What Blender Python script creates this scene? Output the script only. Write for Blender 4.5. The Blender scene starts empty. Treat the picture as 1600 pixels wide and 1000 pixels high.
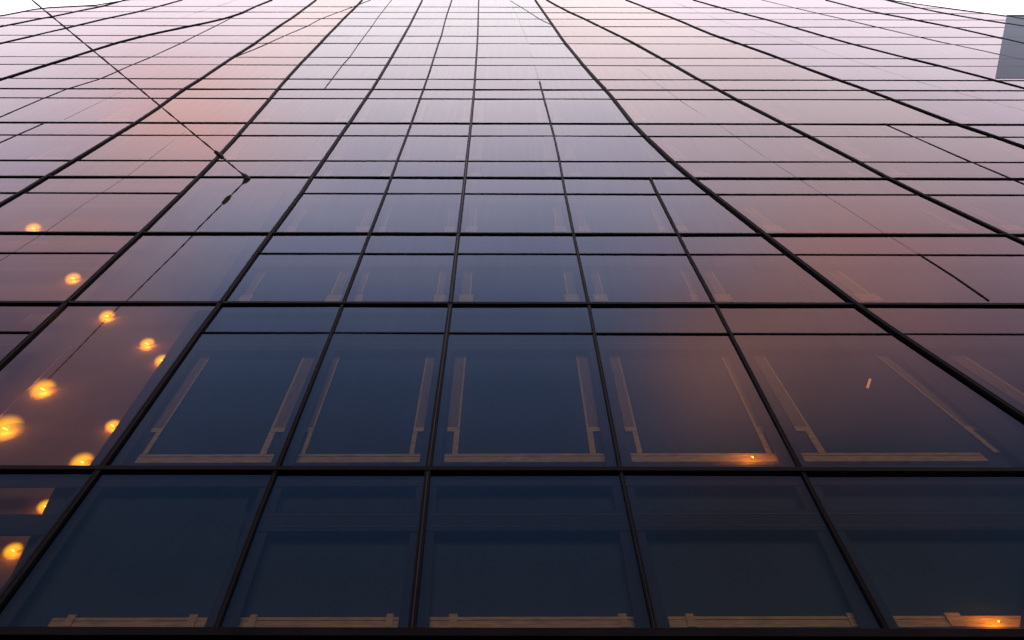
import bpy, bmesh, math, random
from mathutils import Vector, Matrix
random.seed(7)
SC = bpy.context.scene
COL = SC.collection

# ------------------------------------------------------------------ camera
F = 1400.0                 # focal length in pixels of a 1600 px wide picture
PITCH = math.radians(63.4)
ROLL = 0.0022
D = 6.5                    # facade plane distance
EYE = Vector((0, 0, 1.6))
cam_d = bpy.data.cameras.new('camera')
cam_d.sensor_width = 36.0
cam_d.lens = 36.0 * F / 1600.0
cam_d.clip_start = 0.05
cam_d.clip_end = 5000
cam = bpy.data.objects.new('camera', cam_d)
COL.objects.link(cam)
fw = Vector((0, math.cos(PITCH), math.sin(PITCH)))
up0 = Vector((0, -math.sin(PITCH), math.cos(PITCH)))
rt0 = Vector((1, 0, 0))
rt = rt0 * math.cos(ROLL) + up0 * math.sin(ROLL)
up = -rt0 * math.sin(ROLL) + up0 * math.cos(ROLL)
m3 = Matrix((rt, up, -fw)).transposed()
cam.matrix_world = Matrix.Translation(EYE) @ m3.to_4x4()
SC.camera = cam

# ------------------------------------------------------------------ world
SC.view_settings.view_transform = 'Standard'
SC.view_settings.look = 'None'
SC.view_settings.exposure = 0.0
SC.view_settings.gamma = 1.0
SUN_EL = math.radians(4.0)
W = bpy.data.worlds.new('World')
SC.world = W
W.use_nodes = True
nt = W.node_tree
nt.nodes.clear()
def wn(t, **k):
    n = nt.nodes.new(t)
    for a, b in k.items(): setattr(n, a, b)
    return n
def wm(op, a, b=None, c=None, clamp=False):
    n = nt.nodes.new('ShaderNodeMath'); n.operation = op; n.use_clamp = clamp
    for i, v in enumerate((a, b, c)):
        if v is None: continue
        if isinstance(v, (int, float)): n.inputs[i].default_value = v
        else: nt.links.new(v, n.inputs[i])
    return n.outputs[0]
def smooth(x, a, b):
    n = nt.nodes.new('ShaderNodeMapRange'); n.interpolation_type = 'SMOOTHSTEP'
    nt.links.new(x, n.inputs[0]); n.inputs[1].default_value = a; n.inputs[2].default_value = b
    return n.outputs[0]
def wramp(fac, stops):
    n = nt.nodes.new('ShaderNodeValToRGB'); r = n.color_ramp
    while len(r.elements) > 1: r.elements.remove(r.elements[-1])
    for i, (p, c) in enumerate(stops):
        e = r.elements[0] if i == 0 else r.elements.new(p)
        e.position = p; e.color = (c[0] / 2, c[1] / 2, c[2] / 2, 1)
    nt.links.new(fac, n.inputs[0])
    return n.outputs[0]
tc = wn('ShaderNodeTexCoord'); sp = wn('ShaderNodeSeparateXYZ')
nt.links.new(tc.outputs['Generated'], sp.inputs[0])
zz = wm('MAXIMUM', sp.outputs[2], 0.06)
s_ = wm('DIVIDE', sp.outputs[0], zz)
v_ = wm('MULTIPLY', wm('DIVIDE', sp.outputs[1], zz), -1.0)
# drifting cloud: overhead plane coordinates feed a soft noise
cb = wn('ShaderNodeCombineXYZ'); nt.links.new(s_, cb.inputs[0]); nt.links.new(v_, cb.inputs[1])
nz = wn('ShaderNodeTexNoise'); nz.inputs['Scale'].default_value = 4.0; nz.inputs['Detail'].default_value = 3.0
nt.links.new(cb.outputs[0], nz.inputs['Vector'])
nn = wm('SUBTRACT', nz.outputs[0], 0.5)
vj = wm('ADD', v_, wm('MULTIPLY', nn, 0.06))
sj = wm('ADD', s_, wm('MULTIPLY', nn, 0.14))
V0, V1 = -0.4, 3.0
def vp(v): return (v - V0) / (V1 - V0)
vf = wm('DIVIDE', wm('SUBTRACT', vj, V0), V1 - V0, clamp=True)
COOL = [(-.4, (1.9, 1.8, 1.8)), (.02, (2.0, 1.85, 1.9)), (.13, (2.05, 1.80, 1.84)), (.17, (1.92, 1.64, 1.72)), (.223, (1.74, 1.46, 1.60)),
        (.296, (1.28, 1.10, 1.36)), (.358, (.86, .82, 1.15)), (.448, (.42, .46, .76)), (.5, (.245, .305, .54)),
        (.593, (.11, .165, .36)), (.77, (.026, .058, .16)), (.92, (.014, .036, .11)), (1.25, (.02, .035, .09)), (1.7, (.8, .56, .42)), (3.0, (1.7, 1.15, .8))]
WARM = [(-.4, (1.9, 1.75, 1.75)), (.02, (2.0, 1.8, 1.85)), (.13, (1.95, 1.7, 1.8)), (.17, (1.75, 1.52, 1.62)), (.22, (1.50, 1.26, 1.38)),
        (.3, (1.24, .96, 1.08)), (.4, (1.12, .63, .66)), (.5, (.80, .40, .42)), (.58, (.46, .225, .26)),
        (.7, (.12, .075, .13)), (.85, (.03, .03, .06)), (1.0, (.022, .026, .06)), (1.25, (.02, .03, .07)), (1.7, (.8, .56, .42)), (3.0, (1.7, 1.15, .8))]
cool = wramp(vf, [(vp(a), c) for a, c in COOL])
warm = wramp(vf, [(vp(a), c) for a, c in WARM])
mr = smooth(sj, .06, .36)
ml = smooth(wm('SUBTRACT', wm('MULTIPLY', sj, -1.0), wm('MULTIPLY_ADD', v_, .45, -.108)), .24, .44)
fr = smooth(wm('ABSOLUTE', sj), .80, .36)
mask = wm('MULTIPLY', wm('MAXIMUM', mr, wm('MULTIPLY', ml, .8)), wm('MULTIPLY_ADD', fr, .65, .35), clamp=True)
mx = wn('ShaderNodeMix', data_type='RGBA')
nt.links.new(mask, mx.inputs[0]); nt.links.new(cool, mx.inputs[6]); nt.links.new(warm, mx.inputs[7])
bg = wn('ShaderNodeBackground'); bg.inputs[1].default_value = 2.0
def gauss(s0, v0, a, b_):
    e1 = wm('POWER', wm('DIVIDE', wm('ADD', sj, -s0), a), 2.0); e2 = wm('POWER', wm('DIVIDE', wm('ADD', vj, -v0), b_), 2.0)
    return wm('EXPONENT', wm('MULTIPLY', wm('ADD', e1, e2), -1.0))
pk = wn('ShaderNodeMix', data_type='RGBA'); nt.links.new(wm('MULTIPLY', gauss(-.36, .25, .11, .07), .6), pk.inputs[0])
nt.links.new(mx.outputs[2], pk.inputs[6]); pk.inputs[7].default_value = (.98, .53, .49, 1)
pk2 = wn('ShaderNodeMix', data_type='RGBA'); nt.links.new(wm('MULTIPLY', gauss(.28, .55, .10, .10), .7), pk2.inputs[0])
nt.links.new(pk.outputs[2], pk2.inputs[6]); pk2.inputs[7].default_value = (.44, .20, .17, 1)
nt.links.new(pk2.outputs[2], bg.inputs[0])
sky = wn('ShaderNodeTexSky', sky_type='NISHITA', sun_disc=False, sun_elevation=SUN_EL, sun_rotation=0.0)
bg2 = wn('ShaderNodeBackground'); bg2.inputs[1].default_value = 0.05
nt.links.new(sky.outputs[0], bg2.inputs[0])
ad = wn('ShaderNodeAddShader'); nt.links.new(bg.outputs[0], ad.inputs[0]); nt.links.new(bg2.outputs[0], ad.inputs[1])
ow = wn('ShaderNodeOutputWorld'); nt.links.new(ad.outputs[0], ow.inputs[0])

# ------------------------------------------------------------------ sun (low, behind the tower)
sd = bpy.data.lights.new('sun', 'SUN'); sd.energy = 0.5; sd.angle = math.radians(10); sd.color = (1, .78, .6)
so = bpy.data.objects.new('sun', sd); COL.objects.link(so)
so.rotation_euler = Vector((0, -math.cos(SUN_EL), -math.sin(SUN_EL))).to_track_quat('-Z', 'Y').to_euler()

# ------------------------------------------------------------------ materials
def mat(name, col, rough=.5, metal=0.0, spec=.5, vary=0.0, scale=3.0, emit=None, est=0.0, coord='Object', stretch=(1, 1, 1), bump=0.0):
    m = bpy.data.materials.new(name); m.use_nodes = True
    t = m.node_tree; b = t.nodes['Principled BSDF']
    b.inputs['Roughness'].default_value = rough; b.inputs['Metallic'].default_value = metal
    b.inputs['Specular IOR Level'].default_value = spec
    tcn = t.nodes.new('ShaderNodeTexCoord'); mp = t.nodes.new('ShaderNodeMapping')
    mp.inputs['Scale'].default_value = stretch
    t.links.new(tcn.outputs[coord], mp.inputs[0])
    n = t.nodes.new('ShaderNodeTexNoise'); n.inputs['Scale'].default_value = scale; n.inputs['Detail'].default_value = 5
    t.links.new(mp.outputs[0], n.inputs['Vector'])
    r = t.nodes.new('ShaderNodeValToRGB')
    r.color_ramp.elements[0].position = .3; r.color_ramp.elements[1].position = .7
    r.color_ramp.elements[0].color = tuple(c * (1 - vary) for c in col) + (1,)
    r.color_ramp.elements[1].color = tuple(min(1, c * (1 + vary)) for c in col) + (1,)
    t.links.new(n.outputs[0], r.inputs[0]); t.links.new(r.outputs[0], b.inputs['Base Color'])
    if bump:
        bp = t.nodes.new('ShaderNodeBump'); bp.inputs['Strength'].default_value = bump; bp.inputs['Distance'].default_value = .01
        t.links.new(n.outputs[0], bp.inputs['Height']); t.links.new(bp.outputs[0], b.inputs['Normal'])
    if emit:
        b.inputs['Emission Color'].default_value = emit + (1,); b.inputs['Emission Strength'].default_value = est
    return m

def glass_mat(name, tint, trans, ior=2.0):
    m = bpy.data.materials.new(name); m.use_nodes = True
    t = m.node_tree; t.nodes.clear()
    o = t.nodes.new('ShaderNodeOutputMaterial')
    tr = t.nodes.new('ShaderNodeBsdfTransparent'); tr.inputs[0].default_value = trans + (1,)
    gl = t.nodes.new('ShaderNodeBsdfGlossy'); gl.inputs['Roughness'].default_value = 0.012
    tcn = t.nodes.new('ShaderNodeTexCoord'); mp = t.nodes.new('ShaderNodeMapping'); mp.inputs['Scale'].default_value = (1.0, 1, .35)
    t.links.new(tcn.outputs['Object'], mp.inputs[0])
    n = t.nodes.new('ShaderNodeTexNoise'); n.inputs['Scale'].default_value = .55; n.inputs['Detail'].default_value = 1.0
    t.links.new(mp.outputs[0], n.inputs['Vector'])
    bp = t.nodes.new('ShaderNodeBump'); bp.inputs['Strength'].default_value = .16; bp.inputs['Distance'].default_value = .02
    t.links.new(n.outputs[0], bp.inputs['Height']); t.links.new(bp.outputs[0], gl.inputs['Normal'])
    # rain dust: faint vertical streaks dull the coating a little
    mp2 = t.nodes.new('ShaderNodeMapping'); mp2.inputs['Scale'].default_value = (9.0, 1, .25); t.links.new(tcn.outputs['Object'], mp2.inputs[0])
    n2 = t.nodes.new('ShaderNodeTexNoise'); n2.inputs['Scale'].default_value = 1.0; n2.inputs['Detail'].default_value = 6.0
    t.links.new(mp2.outputs[0], n2.inputs['Vector'])
    r = t.nodes.new('ShaderNodeValToRGB')
    r.color_ramp.elements[0].position = .3; r.color_ramp.elements[1].position = .75
    r.color_ramp.elements[0].color = tuple(c * .94 for c in tint) + (1,)
    r.color_ramp.elements[1].color = tint + (1,)
    t.links.new(n2.outputs[0], r.inputs[0]); t.links.new(r.outputs[0], gl.inputs[0])
    fr = t.nodes.new('ShaderNodeFresnel'); fr.inputs[0].default_value = ior
    mx = t.nodes.new('ShaderNodeMixShader')
    t.links.new(fr.outputs[0], mx.inputs[0]); t.links.new(tr.outputs[0], mx.inputs[1]); t.links.new(gl.outputs[0], mx.inputs[2])
    t.links.new(mx.outputs[0], o.inputs[0])
    return m

ALU = mat('black_aluminium', (.0045, .004, .007), rough=.5, spec=.04, vary=.35, scale=2.0)
ALU2 = mat('dark_gasket', (.035, .028, .03), rough=.35, spec=.4, vary=.2, scale=4)
G_COOL = glass_mat('blue_coated_glass', (.93, .97, 1.0), (.86, .84, .84))
G_ROSE = glass_mat('rose_reflection_glass', (1.0, .95, .94), (.86, .82, .80))  # pinkish sky reflection of the right bays put into the tint
G_EDGE = glass_mat('lilac_reflection_glass', (.96, .93, .98), (.84, .82, .84))  # lilac sky reflection of the outer bays put into the tint
G_TOWER_REFL = glass_mat('tower_reflection_tint', (.22, .255, .31), (.10, .13, .18), ior=2.0)  # tint of the painted tower reflection
SHADE = mat('woven_shade', (.020, .038, .060), rough=.38, vary=.12, scale=1.2, stretch=(1, 1, .3))
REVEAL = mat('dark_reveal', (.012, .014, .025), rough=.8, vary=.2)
RAIL = mat('grey_rail', (.06, .06, .075), rough=.6)
WOOD = mat('larch_wood', (.50, .36, .15), rough=.45, metal=.2, vary=.3, scale=5.0, stretch=(1, 1, 6))
WOODV = mat('larch_wood_upright', (.21, .15, .095), rough=.45, metal=.15, vary=.25, scale=5.0, stretch=(8, 1, .6))
PLASTER = mat('warm_plaster', (.16, .10, .085), rough=.9, vary=.12, scale=.8)
CORE = mat('inner_wall', (.05, .045, .05), rough=.9, vary=.2)
STONE = mat('dark_granite', (.05, .05, .055), rough=.45, vary=.3, scale=30)
PAVE = mat('grey_paving', (.16, .155, .15), rough=.85, vary=.3, scale=.8)
ROPE = mat('black_steel_rope', (.012, .011, .014), rough=.5, vary=.3, scale=60)
BRASS = mat('dark_brass', (.18, .09, .04), rough=.4, metal=.6)
BULB = bpy.data.materials.new('amber_bulb_glass'); BULB.use_nodes = True
_t = BULB.node_tree; _t.nodes.clear(); _o = _t.nodes.new('ShaderNodeOutputMaterial'); _a = _t.nodes.new('ShaderNodeBsdfTransparent'); _a.inputs[0].default_value = (1, .75, .4, 1)
_e = _t.nodes.new('ShaderNodeEmission'); _e.inputs[0].default_value = (1, .42, .02, 1); _e.inputs[1].default_value = 1.6
_m = _t.nodes.new('ShaderNodeMixShader'); _m.inputs[0].default_value = .35
_t.links.new(_a.outputs[0], _m.inputs[1]); _t.links.new(_e.outputs[0], _m.inputs[2]); _t.links.new(_m.outputs[0], _o.inputs[0])
FIL = mat('hot_filament', (1, .7, .3), emit=(1.0, .62, .18), est=22.0)

# ------------------------------------------------------------------ helpers
def tag(o, label=None, cat=None, group=None, kind=None):
    for k, v in (('label', label), ('category', cat), ('group', group), ('kind', kind)):
        if v: o[k] = v
    return o
def empty(name, loc):
    o = bpy.data.objects.new(name, None); COL.objects.link(o); o.location = loc; o.empty_display_size = .2
    return o
def link(name, bm, m, parent=None, smooth_=False, keep=False):
    me = bpy.data.meshes.new(name)
    if not keep: bmesh.ops.recalc_face_normals(bm, faces=bm.faces[:])
    bm.to_mesh(me); bm.free(); me.materials.append(m)
    if smooth_:
        for p in me.polygons: p.use_smooth = True
    o = bpy.data.objects.new(name, me); COL.objects.link(o)
    if parent:
        o.parent = parent
        wl = parent.location.copy(); q = parent.parent
        while q: wl += q.location; q = q.parent
        for v in me.vertices: v.co -= wl
    return o
def unproj(px, py, off=0.0):
    d = fw * F + rt * (px - 800) + up * (500 - py)
    t = (D + off - EYE.y) / d.y
    return EYE + d * t
def proj(p):
    q = p - EYE
    w = q.dot(fw)
    return 800 + F * q.dot(rt) / w, 500 - F * q.dot(up) / w
def lerp(tab, t):
    """piecewise linear with linear continuation; tab sorted by key"""
    if t <= tab[0][0]: a, b = tab[0], tab[1]
    elif t >= tab[-1][0]: a, b = tab[-2], tab[-1]
    else:
        for a, b in zip(tab, tab[1:]):
            if a[0] <= t <= b[0]: break
    return a[1] + (b[1] - a[1]) * (t - a[0]) / (b[0] - a[0])
def box8(bm, c):
    """box from 4 front corners and 4 back corners (same order)"""
    v = [bm.verts.new(p) for p in c]
    for f in ((0, 1, 2, 3), (7, 6, 5, 4), (0, 4, 5, 1), (1, 5, 6, 2), (2, 6, 7, 3), (3, 7, 4, 0)):
        bm.faces.new([v[i] for i in f])
def slab(bm, x0, x1, z0, z1, y0, y1):
    box8(bm, [(x0, y0, z0), (x1, y0, z0), (x1, y0, z1), (x0, y0, z1), (x0, y1, z0), (x1, y1, z0), (x1, y1, z1), (x0, y1, z1)])
def pslab(bm, quad, off, th=.02):
    """board whose front face is seen at four picture corners, off metres behind the glass"""
    a = [unproj(x, y, off) for x, y in quad]
    box8(bm, [tuple(p) for p in a] + [(p.x, p.y + th, p.z) for p in a])
def ribbon(bm, path, w, y0, y1, dx=0.0):
    """bar following (x,z) path on the facade: width w along x, from y0 (front) to y1"""
    pr = None
    for i, (x, z) in enumerate(path):
        a = path[max(0, i - 1)]; b = path[min(len(path) - 1, i + 1)]
        sl = (b[0] - a[0]) / max(1e-6, (b[1] - a[1]))
        hw = w / 2 * math.sqrt(1 + sl * sl)
        cx = x + dx * math.sqrt(1 + sl * sl)
        ring = [bm.verts.new(p) for p in ((cx - hw, y0, z), (cx + hw, y0, z), (cx + hw, y1, z), (cx - hw, y1, z))]
        if pr:
            for k in range(4): bm.faces.new((pr[k], pr[(k + 1) % 4], ring[(k + 1) % 4], ring[k]))
        else: bm.faces.new(ring[::-1])
        pr = ring
    bm.faces.new(pr)
def tube(bm, pts, r, n=8):
    pr = None
    for i, p in enumerate(pts):
        a = pts[max(0, i - 1)]; b = pts[min(len(pts) - 1, i + 1)]
        d = (b - a).normalized(); u = d.orthogonal().normalized() if i == 0 else (u - d * u.dot(d)).normalized(); w = d.cross(u)
        rr = r[i] if isinstance(r, (list, tuple)) else r
        ring = [bm.verts.new(p + (u * math.cos(k * 2 * math.pi / n) + w * math.sin(k * 2 * math.pi / n)) * rr) for k in range(n)]
        if pr:
            for k in range(n): bm.faces.new((pr[k], pr[(k + 1) % n], ring[(k + 1) % n], ring[k]))
        else: bm.faces.new(ring[::-1])
        pr = ring
    bm.faces.new(pr)

# ------------------------------------------------------------------ the facade grid (measured), as heights and x positions on the wall
ROWY = [994, 736, 521, 476, 397, 366, 303, 278, 252, 212.5, 193, 154.5, 140, 124, 102, 90, 68, 56.5, 41, 29.5, 19.5, 11]
ROWZ = [unproj(700, y).z for y in ROWY]
WID = 36.0
ROOFP = [(-150, 46), (0, 25), (50, 15), (75, 12), (155, 8), (180, 3), (200, -1), (400, -1.5), (1380, -1.5), (1450, 9), (1510, 17), (1572, 25), (1640, 37), (1760, 60)]
roofw = sorted((unproj(x, y).x, unproj(x, y).z) for x, y in ROOFP)
def roofz(x): return max(20.0, lerp(roofw, x)) if x > roofw[0][0] - 3 and x < roofw[-1][0] + 3 else (roofw[0][1] if x < 0 else roofw[-1][1])
MUL = {  # name: (class, points from bottom to top)
 'L7': ('a', [(0, 42), (55, 30), (82, 27), (118, 18), (165, 9), (195, 0)]),
 'L6': ('a', [(0, 68), (100, 45), (160, 30), (215, 19), (285, 0)]),
 'L5': ('b', [(0, 125), (52, 108), (108, 91), (142, 80), (185, 66), (215, 58), (250, 51), (288, 42), (325, 36), (352, 29), (375, 22), (400, 10), (425, 0)]),
 'L4': ('b', [(0, 320), (32, 303), (70, 278), (115, 252), (175, 215), (212, 193), (247, 170), (272, 150), (285, 140), (318, 122), (345, 102), (362, 91), (400, 67), (437, 40), (454, 30), (494, 0)]),
 'L3': ('b', [(0, 572), (80, 497), (105, 475), (182, 400), (220, 366), (310, 278), (337, 250), (372, 212), (388, 193), (423, 154), (433, 140), (469, 100), (479, 90), (501, 67), (510, 57), (528, 39), (540, 26), (558, 9), (566, 0)]),
 'L2': ('b', [(-37, 994), (0, 945), (145, 750), (175, 712), (325, 500), (347, 475), (400, 397), (424, 366), (472, 303), (486, 278), (507, 250), (532, 212), (546, 193), (572, 153), (582, 140), (605, 101), (612, 90), (624, 68), (631, 56), (640, 40), (650, 20), (660, 0)]),
 'L1': ('a', [(332, 1000), (405, 800), (432, 736), (527, 500), (536, 475), (578, 365), (602, 303), (612, 278), (621, 250), (636, 212), (643, 193), (656, 154), (662, 140), (675, 101), (678, 90), (685, 68), (690, 56), (696, 30), (706, 0)]),
 'M0': ('b', [(642, 1000), (668, 740), (701, 500), (704, 475), (716, 367), (724, 303), (729.5, 250), (736, 193), (741, 140), (743.5, 102), (746.5, 56), (748, 0)]),
 'M1': ('a', [(1026, 1000), (971, 745), (924, 500), (920, 475), (896, 366), (883, 303), (879, 278), (874, 250), (866, 212), (860, 193), (850, 154), (843, 128)]),
 'M2': ('a', [(1390, 994), (1285, 800), (1252, 736), (1140, 521), (1117, 475), (1074, 397), (1059, 366), (1027, 303), (1016, 279)]),
 'M3': ('c', [(1600, 655), (1400, 522), (1368, 500), (1333, 475), (1232, 397), (1192, 366), (1112, 303), (1078, 278), (1046, 250), (1006, 212), (987, 193), (958, 154), (946, 140), (930, 124), (910, 101), (902, 90), (883, 68), (866, 43), (850, 20), (836, 0)]),
 'M4': ('b', [(1600, 380), (1560, 362), (1440, 305), (1384, 278), (1335, 250), (1262, 212), (1222, 193), (1147, 154), (1122, 140), (1088, 123), (1050, 100), (1028, 89), (990, 67), (942, 44), (912, 29), (885, 17), (854, 0)]),
 'M5': ('b', [(1600, 230), (1540, 208), (1489, 193), (1390, 154), (1350, 139), (1301, 122), (1240, 100), (1200, 84), (1148, 66), (1108, 53), (1068, 35), (1022, 17), (978, 0)]),
 'M6': ('a', [(1600, 138), (1530, 119), (1462, 101), (1400, 87), (1324, 67), (1275, 53), (1200, 31), (1144, 17), (1083, 0)]),
 'M7': ('t', [(1600, 94), (1540, 80), (1470, 66), (1415, 53), (1365, 41), (1314, 29), (1265, 18), (1190, 0)]),
 'M8': ('a', [(1600, 68), (1500, 45), (1425, 30), (1355, 17), (1290, 0)]),
 'M9': ('a', [(1600, 41), (1520, 29), (1450, 16), (1405, 5), (1385, 0)]),
}
EXTRA = {  # slim joints that do not split every floor: (class, points)
 'e1': ('t', [(507, 139), (520, 122), (535, 102), (546, 90), (561, 68), (570, 56), (582, 40), (590, 28), (600, 15), (612, 0)]),
 'e2': ('t', [(370, 88), (400, 76), (445, 56), (482, 40), (500, 30), (556, 9), (579, 0)]),
 'e3': ('t', [(0, 183), (65, 155), (105, 139), (155, 124), (205, 102), (232, 91), (282, 68), (312, 53), (352, 33), (365, 26)]),
 'e4': ('t', [(-40, 240), (0, 223), (68, 193)]),
 'e5': ('j', [(250, 41), (305, 20), (345, 8), (370, 0)]),
 'e6': ('t', [(1545, 470), (1490, 432), (1435, 397)]),
 'e7': ('j', [(1435, 397), (1375, 360), (1310, 318), (1280, 300), (1205, 252), (1130, 200), (1070, 162), (995, 107)]),
 'e8': ('t', [(1640, 305), (1570, 275), (1510, 250), (1380, 193)]),
 'e9': ('j', [(1600, 173), (1440, 129), (1340, 97), (1260, 70), (1136, 36), (1050, 2)]),
 'e10': ('j', [(843, 128), (831, 90), (820, 55), (810, 30), (800, 10)]),
 'e11': ('t', [(862, 39), (845, 31), (820, 15), (797, 1)]),
 'e12': ('j', [(-20, 420), (20, 395), (70, 363), (130, 320), (195, 278), (225, 255), (290, 205)]),
 'e13': ('j', [(100, 187), (190, 143)]),
}
def world_path(pts):
    return sorted(((unproj(x, y).z, unproj(x, y).x) for x, y in pts), key=lambda a: a[0])
def smoothed(pts):
    ys = sorted(set([p[1] for p in pts] + [y for y in ROWY if min(p[1] for p in pts) < y < max(p[1] for p in pts)]))
    tab = sorted((b, a) for a, b in pts); out = []
    for y in ys:
        h = 5 + .10 * y; S = [0.0] * 5
        lo_, hi_ = tab[0][0], tab[-1][0]
        for k in range(-12, 13):
            yy = y + k * h / 5
            if yy < lo_ or yy > hi_: continue
            w = math.exp(-((yy - y) / h) ** 2 * 2); x = lerp(tab, yy); u = yy - y
            S[0] += w; S[1] += w * u; S[2] += w * u * u; S[3] += w * x; S[4] += w * u * x
        den = S[0] * S[2] - S[1] ** 2
        out.append(((S[2] * S[3] - S[1] * S[4]) / den if abs(den) > 1e-6 else S[3] / S[0], y))
    return out[::-1]
MUL = {k: (c, smoothed(p)) for k, (c, p) in MUL.items()}
MW = {k: world_path(p) for k, (c, p) in MUL.items()}
ORDER = list(MUL)
def mx_at(name, y):
    return lerp(sorted((b, a) for a, b in MUL[name][1]), y)
def X(name, z):
    t = MW[name]
    if z >= t[0][0]: return lerp(t, z)
    # below the last seen point: carry the line on, easing towards plumb
    dz = t[0][0] - z
    k = min(len(t) - 1, 2); sl = (t[k][1] - t[0][1]) / (t[k][0] - t[0][0])
    return t[0][1] - sl * dz
TOPZ = max(z for x, z in roofw)
ZB = ROWZ[0]

tower = empty('glass_building', (0, D, 0))
tag(tower, 'tall building of dark mirrored glass with curving black mullions, reflecting a dusk sky', 'building')

# transoms: (row, height, projection, [gaps in picture x])
def tr_gap(i): return {2: ('L3', 'L2'), 4: ('L3', 'L2'), 6: ('L3', 'L2')}.get(i)
THICK = {0: (.10, .06), 1: (.075, .045), 3: (.070, .040), 5: (.05, .034), 7: (.045, .030), 10: (.04, .026), 12: (.04, .022)}
for i, z in enumerate(ROWZ):
    h, pj = THICK.get(i, (.026, .018) if i < 14 else (.022, .013))
    bm = bmesh.new()
    # ends where the roof curve drops below this height
    xs = [-WID, WID]
    if z > 30:
        n = 1400; seg = [(-WID + 2 * WID * k / n) for k in range(n + 1) if roofz(-WID + 2 * WID * k / n) > z + .05]
        if not seg: continue
        xs = [seg[0], seg[-1]]
    g = tr_gap(i)
    if g:
        a, b = X(g[0], z), X(g[1], z)
        slab(bm, xs[0], a, z - h / 2, z + h / 2, D - pj, D + .04); slab(bm, b, xs[1], z - h / 2, z + h / 2, D - pj, D + .04)
    else: slab(bm, xs[0], xs[1], z - h / 2, z + h / 2, D - pj, D + .04)
    link('transom', bm, ALU, tower)

for i in (1,):
    bm = bmesh.new(); slab(bm, -WID, WID, ROWZ[i] - .018, ROWZ[i] + .018, D + .042, D + .235); link('floor_edge', bm, REVEAL, tower)
CLS = {'a': (.049, .032), 'b': (.071, .040), 'c': (.072, .055), 't': (.021, .016), 'j': (.006, .002)}
def mull_path(name):
    t = MW[name]
    zt = min(t[-1][0], TOPZ)
    zs = sorted(set([z for z, _ in t] + [z for z in ROWZ if z < zt] + [ZB, zt]))
    # facade edges and roof curve limit the bar
    out = [(X(name, z), z) for z in zs if z >= ZB - 1e-6 and z <= zt + 1e-6]
    return [(x, z) for x, z in out if abs(x) < WID and z <= roofz(x) + .35]
for nme in ORDER:
    p = mull_path(nme)
    if len(p) < 2: continue
    w, pj = CLS[MUL[nme][0]]
    bm = bmesh.new()
    if MUL[nme][0] in 'bca':
        ribbon(bm, p, w * .40, D - pj, D + .05, dx=-w * .30)
        ribbon(bm, p, w * .40, D - pj, D + .05, dx=w * .30)
        mu = link('mullion', bm, ALU, tower)
        bm = bmesh.new(); ribbon(bm, p, w * .16, D - pj + .008, D + .04)
        link('gasket', bm, ALU2, mu)
    else:
        ribbon(bm, p, w, D - pj, D + .05); link('mullion', bm, ALU, tower)
for nme, (c, pts) in EXTRA.items():
    w, pj = CLS[c]; bm = bmesh.new()
    path = [(x, z) for z, x in world_path(pts) if z < roofz(x)]
    ribbon(bm, path, w, D - pj, D + .03); link('joint_bar', bm, ALU, tower)

# roof coping following the roof curve
bm = bmesh.new()
xs = [-WID + k * .5 for k in range(int(4 * WID) + 1)]
pr = None
for x in xs:
    z = roofz(x)
    ring = [bm.verts.new(p) for p in ((x, D - .03, z - .02), (x, D - .03, z + .06), (x, D + 1.2, z + .06), (x, D + 1.2, z - .02))]
    if pr:
        for k in range(4): bm.faces.new((pr[k], pr[(k + 1) % 4], ring[(k + 1) % 4], ring[k]))
    else: bm.faces.new(ring[::-1])
    pr = ring
bm.faces.new(pr)
link('roof_coping', bm, ALU, tower)

# ------------------------------------------------------------------ windows
LEFTS = ['L7', 'L6', 'L5', 'L4', 'L3']
def bay_mat(a, b):
    if a in ('L4',): return 'peach'
    if a in ('L3', 'L2', 'L1', 'M0', 'M1', 'M2'): return 'cool'
    if a in ('M3', 'M4'): return 'rose'
    return 'edge'
G_PEACH = glass_mat('peach_reflection_glass', (1.0, .935, .92), (.86, .80, .76))  # warm sky reflected in this bay, put into the tint
GM = {'peach': G_PEACH, 'rose': G_ROSE, 'cool': G_COOL, 'edge': G_EDGE}
cells = []
for i in range(len(ROWZ)):
    z0 = ROWZ[i]; z1 = ROWZ[i + 1] if i + 1 < len(ROWZ) else TOPZ + 1
    names = [n for n in ORDER if not (n == 'M2' and i >= 7)]
    div = [None] + names + [None]
    for a, b in zip(div, div[1:]):
        # tall undivided panes of the bay with the lamps
        zz0, zz1 = z0, z1
        if (a, b) == ('L3', 'L2'):
            if i in (2, 4, 6): continue
            if i in (1, 3, 5): zz1 = ROWZ[i + 2]
        def ex(n, z, s): return s * WID if n is None else max(-WID, min(WID, X(n, z)))
        q = (ex(a, zz0, -1), ex(b, zz0, 1), ex(b, zz1, 1), ex(a, zz1, -1))
        if abs(q[0] - q[1]) < .02 and abs(q[2] - q[3]) < .02: continue
        if min(q) >= WID or max(q) <= -WID: continue
        # visible picture area
        pp = [proj(Vector((x, D, z))) for x, z in zip(q, (zz0, zz0, zz1, zz1))]
        cx = sum(max(-20, min(1620, p[0])) for p in pp) / 4
        wpx = max(0, min(1600, max(pp[1][0], pp[2][0])) - max(0, min(pp[0][0], pp[3][0])))
        hpx = max(0, min(1000, pp[0][1]) - max(0, pp[2][1]))
        cells.append(dict(i=i, a=a, b=b, z0=zz0, z1=zz1, q=q, area=wpx * hpx, mat=bay_mat(a, b)))
cells.sort(key=lambda c: -c['area'])
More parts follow.
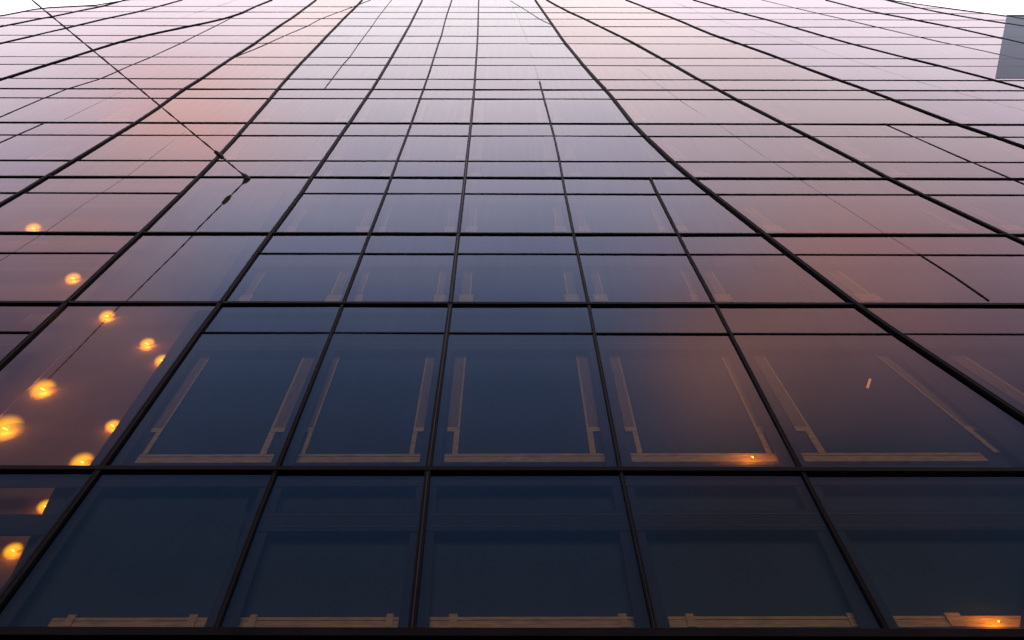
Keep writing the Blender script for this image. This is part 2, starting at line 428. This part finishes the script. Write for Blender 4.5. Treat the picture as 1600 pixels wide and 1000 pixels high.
def pane(bm, c):
    q, z0, z1 = c['q'], c['z0'], c['z1']
    jy, jp = random.uniform(-.003, .003), random.uniform(-.003, .003)
    w = max(.1, abs(q[1] - q[0]), abs(q[2] - q[3]))
    n = 1
    if z1 > 32: n = max(1, int(w / .6))
    jy *= min(1, 3 / w)
    xc, zc = (q[0] + q[1]) / 2, (z0 + z1) / 2
    lo = hi = None
    for k in range(n + 1):
        t = k / n
        xa = q[0] + (q[1] - q[0]) * t; xb = q[3] + (q[2] - q[3]) * t
        za, zb = z0, z1
        if z1 > 32:
            zb = min(z1, roofz(xb)); xb = xa + (xb - xa) * max(0, zb - z0) / (z1 - z0)
            if zb < z0: za = zb = roofz(xa) - .01; xb = xa
        fy = lambda x, z: D + (x - xc) * jy + (z - zc) * jp
        v0 = bm.verts.new((xa, fy(xa, za), za)); v1 = bm.verts.new((xb, fy(xb, zb), zb))
        if lo and not (za == zb and pz): bm.faces.new((lo, v0, v1, hi))
        lo, hi, pz = v0, v1, za == zb
singles = [c for c in cells[:100] if c['area'] > 250]
rest = [c for c in cells if c not in singles]
for c in singles:
    bm = bmesh.new(); pane(bm, c)
    c['obj'] = link('window', bm, GM[c['mat']], tower, keep=True)
bm = bmesh.new()
for c in rest:
    n0 = len(bm.faces); pane(bm, c); bm.faces.ensure_lookup_table()
    for k in range(n0, len(bm.faces)): bm.faces[k].material_index = ['rose', 'cool', 'edge', 'peach'].index(c['mat'])
uw = link('window', bm, G_ROSE, tower, keep=True)
uw.data.materials.append(G_COOL); uw.data.materials.append(G_EDGE); uw.data.materials.append(G_PEACH)
tag(uw, kind='stuff')

# inner fit-out behind the panes
def frac(a, b, y, f):
    xa, xb = mx_at(a, y), mx_at(b, y)
    return xa + (xb - xa) * f
def subpart(name, quads, off, m, parent, th=.02):
    bm = bmesh.new()
    for q in quads: pslab(bm, q, off, th)
    return link(name, bm, m, parent)
BAYS = ['L5', 'L4', 'L3', 'L2', 'L1', 'M0', 'M1', 'M2', 'M3', 'M4', 'M5']
# template per storey pane: head band bottom, strip top, strip bottom, foot bottom, sill top, sill bottom (picture rows at x=700)
TPL = {1: (547, 549, 667, 674, 709, 722), 0: (829, 834, 962, 962, 964, 981), 3: None, 4: None,
       }
ROWT = {0: dict(top=736, bot=994, head=830, st=834, sb=960, cap=None, sill=(964, 981)),
        1: dict(top=521, bot=736, head=546, st=549, sb=667, cap=674, sill=(709, 722)),
        3: dict(top=397, bot=476, head=415, st=418, sb=460, cap=471, sill=None),
        2: dict(top=476, bot=521, head=487, st=0, sb=0, cap=None, sill=None),
        4: dict(top=366, bot=397, head=373, st=0, sb=0, cap=None, sill=None),
        6: dict(top=278, bot=303, head=283, st=0, sb=0, cap=None, sill=None),
        5: dict(top=303, bot=366, head=317, st=320, sb=353, cap=362, sill=None),
        7: dict(top=252, bot=278, head=257, st=260, sb=270, cap=275, sill=None),
        8: dict(top=212.5, bot=252, head=219, st=222, sb=243, cap=248, sill=None),
        10: dict(top=154.5, bot=193, head=161, st=166, sb=184, cap=189, sill=None),
        }
def tilt(x): return (700 - x) * ROLL
def Q(a, y0, b, y1, c, d):
    """a,b = left/right x at y0; c,d = left/right x at y1"""
    return [(c, y1 + tilt(c)), (d, y1 + tilt(d)), (b, y0 + tilt(b)), (a, y0 + tilt(a))]
ROWIDX = {1: 1, 0: 0, 3: 3, 5: 5, 7: 7, 8: 8, 10: 10}
for c in singles:
    a, b, i, ob = c['a'], c['b'], c['i'], c['obj']
    if a is None or b is None: continue
    if i in (1, 3, 5) and (a, b) == ('L3', 'L2'):
        # lamp bay: plain warm back wall, dark reveal down the right side
        y1 = {1: 730, 3: 471, 5: 363}[i]; y0 = {1: 490, 3: 378, 5: 286}[i]
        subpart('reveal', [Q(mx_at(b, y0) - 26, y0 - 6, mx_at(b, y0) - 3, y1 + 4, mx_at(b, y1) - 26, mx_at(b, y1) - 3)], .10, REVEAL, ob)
        continue
    if i not in ROWT or a in ('L7', 'L6') or b in ('M6', 'M7', 'M8', 'M9') and i < 5: 
        continue
    T = ROWT[i]; hb = T['head']; top, bot = T['top'], T['bot']
    def fx(y, f): return frac(a, b, y, f)
    lamp_side = (a, b) == ('L4', 'L3') or ((a, b) == ('L3', 'L2') and i == 0)
    sc = max(4, (bot - top) * .06)
    x0 = lambda y: max(-80, mx_at(a, y)); x1 = lambda y: min(1680, mx_at(b, y))
    # dark bulkhead behind the head of the pane, with a slim rail
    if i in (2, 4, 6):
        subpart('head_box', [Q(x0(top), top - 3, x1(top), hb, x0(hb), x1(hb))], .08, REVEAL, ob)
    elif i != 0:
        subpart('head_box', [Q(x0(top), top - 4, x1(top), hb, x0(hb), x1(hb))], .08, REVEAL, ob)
        ym = top + (hb - top) * .62
        subpart('head_rail', [Q(x0(ym) + sc, ym, x1(ym) - sc, ym + max(1, sc * .12), x0(ym) + sc, x1(ym) - sc)], .07, RAIL, ob, .008)
    else:
        subpart('head_box', [Q(x0(740), 737, x1(740), 759, x0(759), x1(759))], .08, REVEAL, ob)
        if a == 'L3':
            subpart('beam', [Q(x0(802), 802, x1(802), 834, x0(834), x1(834))], .08, REVEAL, ob)
        elif a != 'L2':
            subpart('upper_shade', [Q(x0(757) + 2, 757, x1(757) - 2, 801, x0(801) + 2, x1(801) - 2)], .24, SHADE, ob, .01)
            subpart('beam', [Q(x0(802), 799, x1(802), 829, x0(829), x1(829))], .08, REVEAL, ob)
            subpart('head_rail', [Q(x0(803) + 8, 803, x1(803) - 8, 804.5, x0(805) + 8, x1(805) - 8)], .07, RAIL, ob, .008)
            subpart('head_rail', [Q(x0(822) + 8, 822, x1(822) - 8, 823, x0(823) + 8, x1(823) - 8)], .07, RAIL, ob, .008)
    # dark jamb reveals either side
    jw = {0: 24, 1: 17, 3: 10, 5: 7}.get(i, 4)
    dk = mx_at(b, bot) - mx_at(b, top)
    wide = abs(dk) / (bot - top)
    jl = jw * (1 + .5 * max(0, -(mx_at(a, bot) - mx_at(a, top)) / (bot - top)))
    jr = jw * (1 + .9 * max(0, wide if dk > 0 else 0) * (1 if b != 'M3' else 2))
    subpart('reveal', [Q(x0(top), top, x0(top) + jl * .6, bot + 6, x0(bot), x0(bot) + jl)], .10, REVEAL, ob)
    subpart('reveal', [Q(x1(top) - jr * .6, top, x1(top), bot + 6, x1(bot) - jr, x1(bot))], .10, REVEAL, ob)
    if lamp_side: continue
    if i in (2, 4, 6):
        subpart('shade', [Q(x0(hb) + 2, hb - 2, x1(hb) - 2, bot + 6, x0(bot) + 2, x1(bot) - 2)], .20, SHADE, ob, .01)
        continue
    # woven shade filling the opening
    if True:
        subpart('shade', [Q(x0(hb) + 2, hb - 3 if i else (757 if a == 'L2' else 828), x1(hb) - 2, bot + 8, x0(bot) + 2, x1(bot) - 2)], .24, SHADE, ob, .01)
    # larch uprights and sill
    fl0, fl1, fr0, fr1 = .075, .145, .855, .93
    if (a, b) == ('L2', 'L1'): fl0, fl1, fr0, fr1 = .13, .20, .86, .95
    if (a, b) == ('M2', 'M3'): fl0, fl1, fr0, fr1 = (.06, .12, .715, .765) if i < 3 else (.05, .13, .80, .88)
    if a == 'M3' or a == 'M4': fl0, fl1, fr0, fr1 = .05, .10, .85, .90
    st, sb = T['st'], T['sb']
    def fq(f0, f1, y0, y1): return Q(fx(y0, f0), y0, fx(y0, f1), y1, fx(y1, f0), fx(y1, f1))
    if i:
        for (f0, f1, sgn) in ((fl0, fl1, 1), (fr0, fr1, -1)):
            subpart('upright', [fq(f0, f1, st, sb)], .21, WOODV, ob, .012)
            e_ = (f1 - f0) * .16
            ee = (f1 - e_, f1) if sgn > 0 else (f0, f0 + e_)
            subpart('edge_lath', [fq(ee[0], ee[1], st, sb)], .205, WOOD, ob, .004)
            if T['cap']:
                if i == 1:
                    pw = (f1 - f0) * .42
                    p0, p1 = (f1 - pw, f1) if sgn > 0 else (f0, f0 + pw)
                    subpart('bracket', [fq(f0, f1, sb + .3, T['cap']), fq(p0, p1, T['cap'] + .3, T['sill'][0] - .3)], .20, WOOD, ob, .012)
                else:
                    g = (f1 - f0) * .25
                    subpart('bracket', [fq(f0 - g, f1 + g, sb + .3, T['cap'])], .20, WOOD, ob, .012)
    if T['sill']:
        y0, y1 = T['sill']
        g0, g1 = (fl0 - .0, fr1 + .015)
        if i == 0: g0, g1 = .07, .945
        if (a, b) == ('M2', 'M3'): g0, g1 = (.03, .66) if i == 1 else (.03, .9)
        if (a, b) == ('L2', 'L1') : g0, g1 = (.16, .975) if i == 1 else (.27, .985)
        q = fq(g0, g1, y0, y1)
        # four stepped laths so the sill reads as grooved timber
        h = y1 - y0
        qs = []
        for k, (u, v, o) in enumerate(((0, .26, .19), (.27, .48, .20), (.49, .72, .195), (.73, 1, .19))):
            bm_q = fq(g0, g1, y0 + h * u, y0 + h * v); qs.append((bm_q, o))
        bm = bmesh.new()
        for qq, o in qs: pslab(bm, qq, o, .05)
        link('sill', bm, WOOD, ob)
        if i == 0:
            for f in (.15, .86):
                if (a, b) == ('L2', 'L1') and f < .5: f = .33
                subpart('post', [fq(f, f + .035, y0 - 5, y1 - 1)], .175, WOOD, ob, .012)

# continuous inner wall behind everything, following the roof curve
bm = bmesh.new(); pr = None
for x in [-WID + k * 1.0 for k in range(int(2 * WID) + 1)]:
    z = roofz(x) - .1
    ring = [bm.verts.new(p) for p in ((x, D + .75, 0.2), (x, D + .75, z), (x, D + .95, z), (x, D + .95, .2))]
    if pr:
        for k in range(4): bm.faces.new((pr[k], pr[(k + 1) % 4], ring[(k + 1) % 4], ring[k]))
    pr = ring
link('inner_wall', bm, CORE, tower)
# warm plaster back walls in the lamp bays
def back(quads, off=.42):
    bm = bmesh.new()
    for q in quads: pslab(bm, q, off, .03)
    return link('back_panel', bm, PLASTER, tower)
back([[(-260, 745), (172, 745), (352, 480), (60, 480)]])
back([[(-260, 1000), (-40, 1000), (158, 749), (-200, 749)]])
back([[(-200, 486), (118, 486), (240, 370), (-120, 370)]])
back([[(-160, 368), (238, 368), (318, 286), (-60, 286)]])
bm = bmesh.new(); pslab(bm, [(-120, 484), (352, 480), (430, 372), (200, 372)], .45, .02); pslab(bm, [(200, 371), (430, 370), (492, 282), (300, 282)], .45, .02)
link('back_panel', bm, mat('grey_plaster', (.12, .115, .12), rough=.9, vary=.1), tower)
# dark beam across the low left bay
# bright metal edge strip standing in the lamp bay
bm = bmesh.new(); pslab(bm, [(-6, 655), (-4, 655), (113, 540), (111, 540)], .2, .01)
link('edge_strip', bm, mat('copper_trim', (.5, .25, .15), rough=.3, metal=.5), tower)

# tinted sheet painting a dark tower's reflection at the far right by the roof
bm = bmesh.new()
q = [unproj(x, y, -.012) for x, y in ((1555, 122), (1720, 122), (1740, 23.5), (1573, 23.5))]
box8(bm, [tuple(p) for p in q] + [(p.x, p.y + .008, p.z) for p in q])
sc_o = link('tower_reflection', bm, G_TOWER_REFL, tower)
tag(sc_o, 'slate blue sheet as the painted reflection of a dark neighbouring tower at the upper right edge')
bm = bmesh.new(); pslab(bm, [(1573, 25.2), (1740, 26), (1740, 23), (1573, 23)], -.02, .04); link('reflected_roof_line', bm, ALU, sc_o)  # roof line of the tower in the painted reflection

# base storey, side walls, back wall, roof slab
bm = bmesh.new()
slab(bm, -WID, WID, 0, ZB - .1, D + .02, D + .6)
for k in range(-11, 12): slab(bm, k * 3.1 - .06, k * 3.1 + .06, 0, ZB - .12, D - .06, D + .015)
link('base_wall', bm, STONE, tower)
bm = bmesh.new()
ZS = min(z for _, z in roofw) - 1
slab(bm, -WID, -WID + .4, 0, ZS, D + 1.0, D + 26); slab(bm, WID - .4, WID, 0, ZS, D + 1.0, D + 26); slab(bm, -WID + .4, WID - .4, 0, ZS, D + 25.6, D + 26)
link('outer_wall', bm, STONE, tower)
bm = bmesh.new(); slab(bm, -WID + .4, WID - .4, ZS - .5, ZS - .1, D + 1.0, D + 25.6); link('roof', bm, STONE, tower)

# ------------------------------------------------------------------ lamps
HALO = bpy.data.materials.new('halo_emission'); HALO.use_nodes = True  # glow halo round each bulb, painted as emission fading to the rim
_t = HALO.node_tree; _t.nodes.clear(); _o = _t.nodes.new('ShaderNodeOutputMaterial'); _a = _t.nodes.new('ShaderNodeBsdfTransparent')
_e = _t.nodes.new('ShaderNodeEmission'); _e.inputs[0].default_value = (1, .40, .006, 1); _e.inputs[1].default_value = 3.0
_w = _t.nodes.new('ShaderNodeLayerWeight'); _w.inputs[0].default_value = .5
_i = _t.nodes.new('ShaderNodeMath'); _i.operation = 'SUBTRACT'; _i.inputs[0].default_value = 1.0; _t.links.new(_w.outputs['Facing'], _i.inputs[1])
_p = _t.nodes.new('ShaderNodeMath'); _p.operation = 'POWER'; _p.inputs[1].default_value = 5.0; _t.links.new(_i.outputs[0], _p.inputs[0])
_k = _t.nodes.new('ShaderNodeMath'); _k.operation = 'MULTIPLY'; _k.inputs[1].default_value = .5; _t.links.new(_p.outputs[0], _k.inputs[0])
_m = _t.nodes.new('ShaderNodeMixShader'); _t.links.new(_k.outputs[0], _m.inputs[0])
_t.links.new(_a.outputs[0], _m.inputs[1]); _t.links.new(_e.outputs[0], _m.inputs[2]); _t.links.new(_m.outputs[0], _o.inputs[0])
def lamp(px, py, off, label, size=.05, power=1.0, halo=3.1, back=.42):
    p = unproj(px, py, off)
    e = empty('wall_lamp', p)
    tag(e, label, 'lamp', 'warm lamps glowing behind the glass')
    s = size; halo = halo * random.uniform(.75, 1.15)
    ax = Vector((math.sin(.5), 0, math.cos(.5)))
    def prof(sections, m, nm, n=12):
        bm = bmesh.new(); tube(bm, [p + ax * a for a, r in sections], [r for a, r in sections], n)
        return link(nm, bm, m, e, True)
    prof([(-.9 * s, .05 * s), (-.75 * s, .42 * s), (-.4 * s, .72 * s), (0, .8 * s), (.35 * s, .7 * s), (.7 * s, .42 * s), (.95 * s, .3 * s)], BULB, 'bulb')
    if halo: prof([(.95 * s, .26 * s), (1.25 * s, .28 * s), (1.3 * s, .1 * s)], BRASS, 'socket')
    if halo:
        bm = bmesh.new(); q = p + ax * 1.1 * s; tube(bm, [q, q + Vector((0, (back - off) * .5, 0)), q + Vector((0, back - off + .01, 0))], .007, 6); link('bracket_arm', bm, BRASS, e)
    f = Vector((.9, 0, -.55)).normalized()
    bm = bmesh.new(); tube(bm, [p - f * s * .72, p, p + f * s * .72], s * .11, 6); link('filament', bm, FIL, e)
    if halo:
        bm = bmesh.new(); bmesh.ops.create_icosphere(bm, subdivisions=4, radius=s * halo)
        for v in bm.verts: v.co = Vector((v.co.x * 1.1, v.co.y * 1.0, v.co.z * 1.2)) + Vector((.25 * v.co.z, 0, 0))
        bmesh.ops.translate(bm, verts=bm.verts, vec=p)
        link('halo', bm, HALO, e, True)  # added shell that carries the painted halo
    ld = bpy.data.lights.new('lamp_glow', 'POINT'); ld.energy = power * (8 if halo else 3); ld.color = (1, .43, .06); ld.shadow_soft_size = s * .5
    lo = bpy.data.objects.new('lamp_glow', ld); COL.objects.link(lo); lo.parent = e; lo.location = (0, -.0, 0)
    return e
LAMPS = [
 (52, 357, .355, 'glowing amber bulb alone in the topmost lit pane at the far left', .055, 1.3),
 (114, 435, .355, 'glowing amber bulb just above the third thick transom at the left', .05, 1.2),
 (167, 494, .355, 'glowing amber bulb at the head of the tall lamp pane, just under the transom', .05, 1.5),
 (230, 537, .355, 'glowing amber bulb high in the tall lamp pane, upper one of the close pair', .05, 1.5),
 (253, 563, .355, 'glowing amber bulb touching the dark reveal, lower one of the close pair', .042, .9),
 (67, 608, .355, 'largest glowing amber bulb beside the copper edge strip in the tall lamp pane', .062, 2.4),
 (8, 670, .355, 'glowing amber bulb half cut by the left edge of the photo', .062, 2.2),
 (176, 665, .355, 'glowing amber bulb midway down the slanting right side of the tall lamp pane', .04, .9),
 (128, 722, .355, 'glowing amber bulb sitting at the foot of the tall lamp pane', .04, .9),
 (71, 791, .355, 'glowing amber bulb above the dark beam in the lower left pane', .036, .8),
 (20, 860, .355, 'lowest glowing amber bulb, under the dark beam in the lower left corner', .036, .8),
]
for l in LAMPS: lamp(*l)
lamp(1176, 714, .07, 'small amber glow on the larch sill at the centre right, beside a mullion', .016, 2.2, 0, .2)
lamp(1560, 971, .09, 'small amber glow on the larch sill in the bottom right corner', .016, 2.2, 0, .2)
# small slanting light tube seen through the lower right glass
p = unproj(1357, 600, .19)
te = empty('light_tube', p); tag(te, 'tiny slanting orange light tube behind the big lower right pane', 'lamp')
bm = bmesh.new(); q0, q1 = unproj(1359.5, 593, .19), unproj(1354.5, 608, .19); tube(bm, [q0, (q0 + q1) / 2, q1], .018, 8)
link('tube', bm, mat('orange_tube', (.6, .3, .15), emit=(1, .35, .12), est=.5), te, True)
bm = bmesh.new(); tube(bm, [q1, q1 + (q1 - q0) * .18], .022, 8); link('end_cap', bm, RAIL, te, True)

# ------------------------------------------------------------------ cable anchored on the facade
A = unproj(386, 278, -.02)
def rayd(px, py): return (fw * F + rt * (px - 800) + up * (500 - py)).normalized()
# direction d lies in the plane (eye, A, pixel 50,0); its mirror image lies in the plane (eye, A, pixel 298,365)
n1 = rayd(386, 278).cross(rayd(50, 0))
n2 = rayd(386, 278).cross(rayd(298, 366)); n2m = Vector((n2.x, -n2.y, n2.z))
d = n1.cross(n2m).normalized()
if d.y > 0: d = -d
print('CABLE dir', d, 'A', A)
def along(px, py):
    """point on the cable line seen at this pixel"""
    r = rayd(px, py); w = EYE - A
    b_ = d.dot(r); dd = d.dot(w); e_ = r.dot(w)
    return (dd - b_ * e_) / (1 - b_ * b_)
t1 = along(341, 244); t2 = along(50, 0)
cable = empty('cable', A)
tag(cable, 'black steel rope running from the glass wall up past the top left corner', 'cable')
def on(t): return A + d * t
px_m = (A - EYE).dot(fw) / F           # metres per picture pixel at the anchor
r0 = px_m * 1.1
# two strands twisted round each other
L = t2 * 1.5
N = 420
for ph in (0, math.pi):
    u = d.orthogonal().normalized(); w = d.cross(u); bm = bmesh.new(); pts = []
    for k in range(N + 1):
        t = L * k / N
        a = ph + t * 9.0
        sag = Vector((0, 0, -1)) * .02 * math.sin(math.pi * min(1, t / t2)) * 0
        pts.append(on(t) + (u * math.cos(a) + w * math.sin(a)) * r0 * .5 + sag)
    tube(bm, pts, r0 * .72, 6); link('strand', bm, ROPE, cable)
def turned(nm, t0, secs, m, par):
    bm = bmesh.new(); tube(bm, [on(t0 + a) for a, r in secs], [r for a, r in secs], 14); return link(nm, bm, m, par)
g = px_m
cl = turned('clamp', t1, [(-.9 * g * 9, g * 1.2), (-.8 * g * 9, g * 3.2), (-.25 * g * 9, g * 3.8), (.2 * g * 9, g * 3.5), (.9 * g * 9, g * 2.7), (1.05 * g * 9, g * 1.2)], ROPE, cable)
turned('collar', t1, [(-g * 12, g * 1.6), (-g * 11, g * 2.6), (-g * 9.5, g * 2.6), (-g * 9, g * 1.6)], mat('worn_zinc', (.2, .19, .2), rough=.4, metal=.8), cl)
turned('anchor', 0, [(-g * .5, g * 3.2), (g * 2, g * 4.2), (g * 6, g * 3.6), (g * 9, g * 2.0), (g * 12, g * 1.3)], ROPE, cable)
bm = bmesh.new(); tube(bm, [A + Vector((0, .03, 0)), A + Vector((0, -.015, 0)), A + Vector((0, -.05, 0))], [g * 5, g * 5, g * 3], 16); link('wall_plate', bm, ROPE, cable)

# ------------------------------------------------------------------ ground
bm = bmesh.new(); bmesh.ops.create_grid(bm, x_segments=2, y_segments=2, size=1500)
tag(link('ground', bm, PAVE), kind='structure')
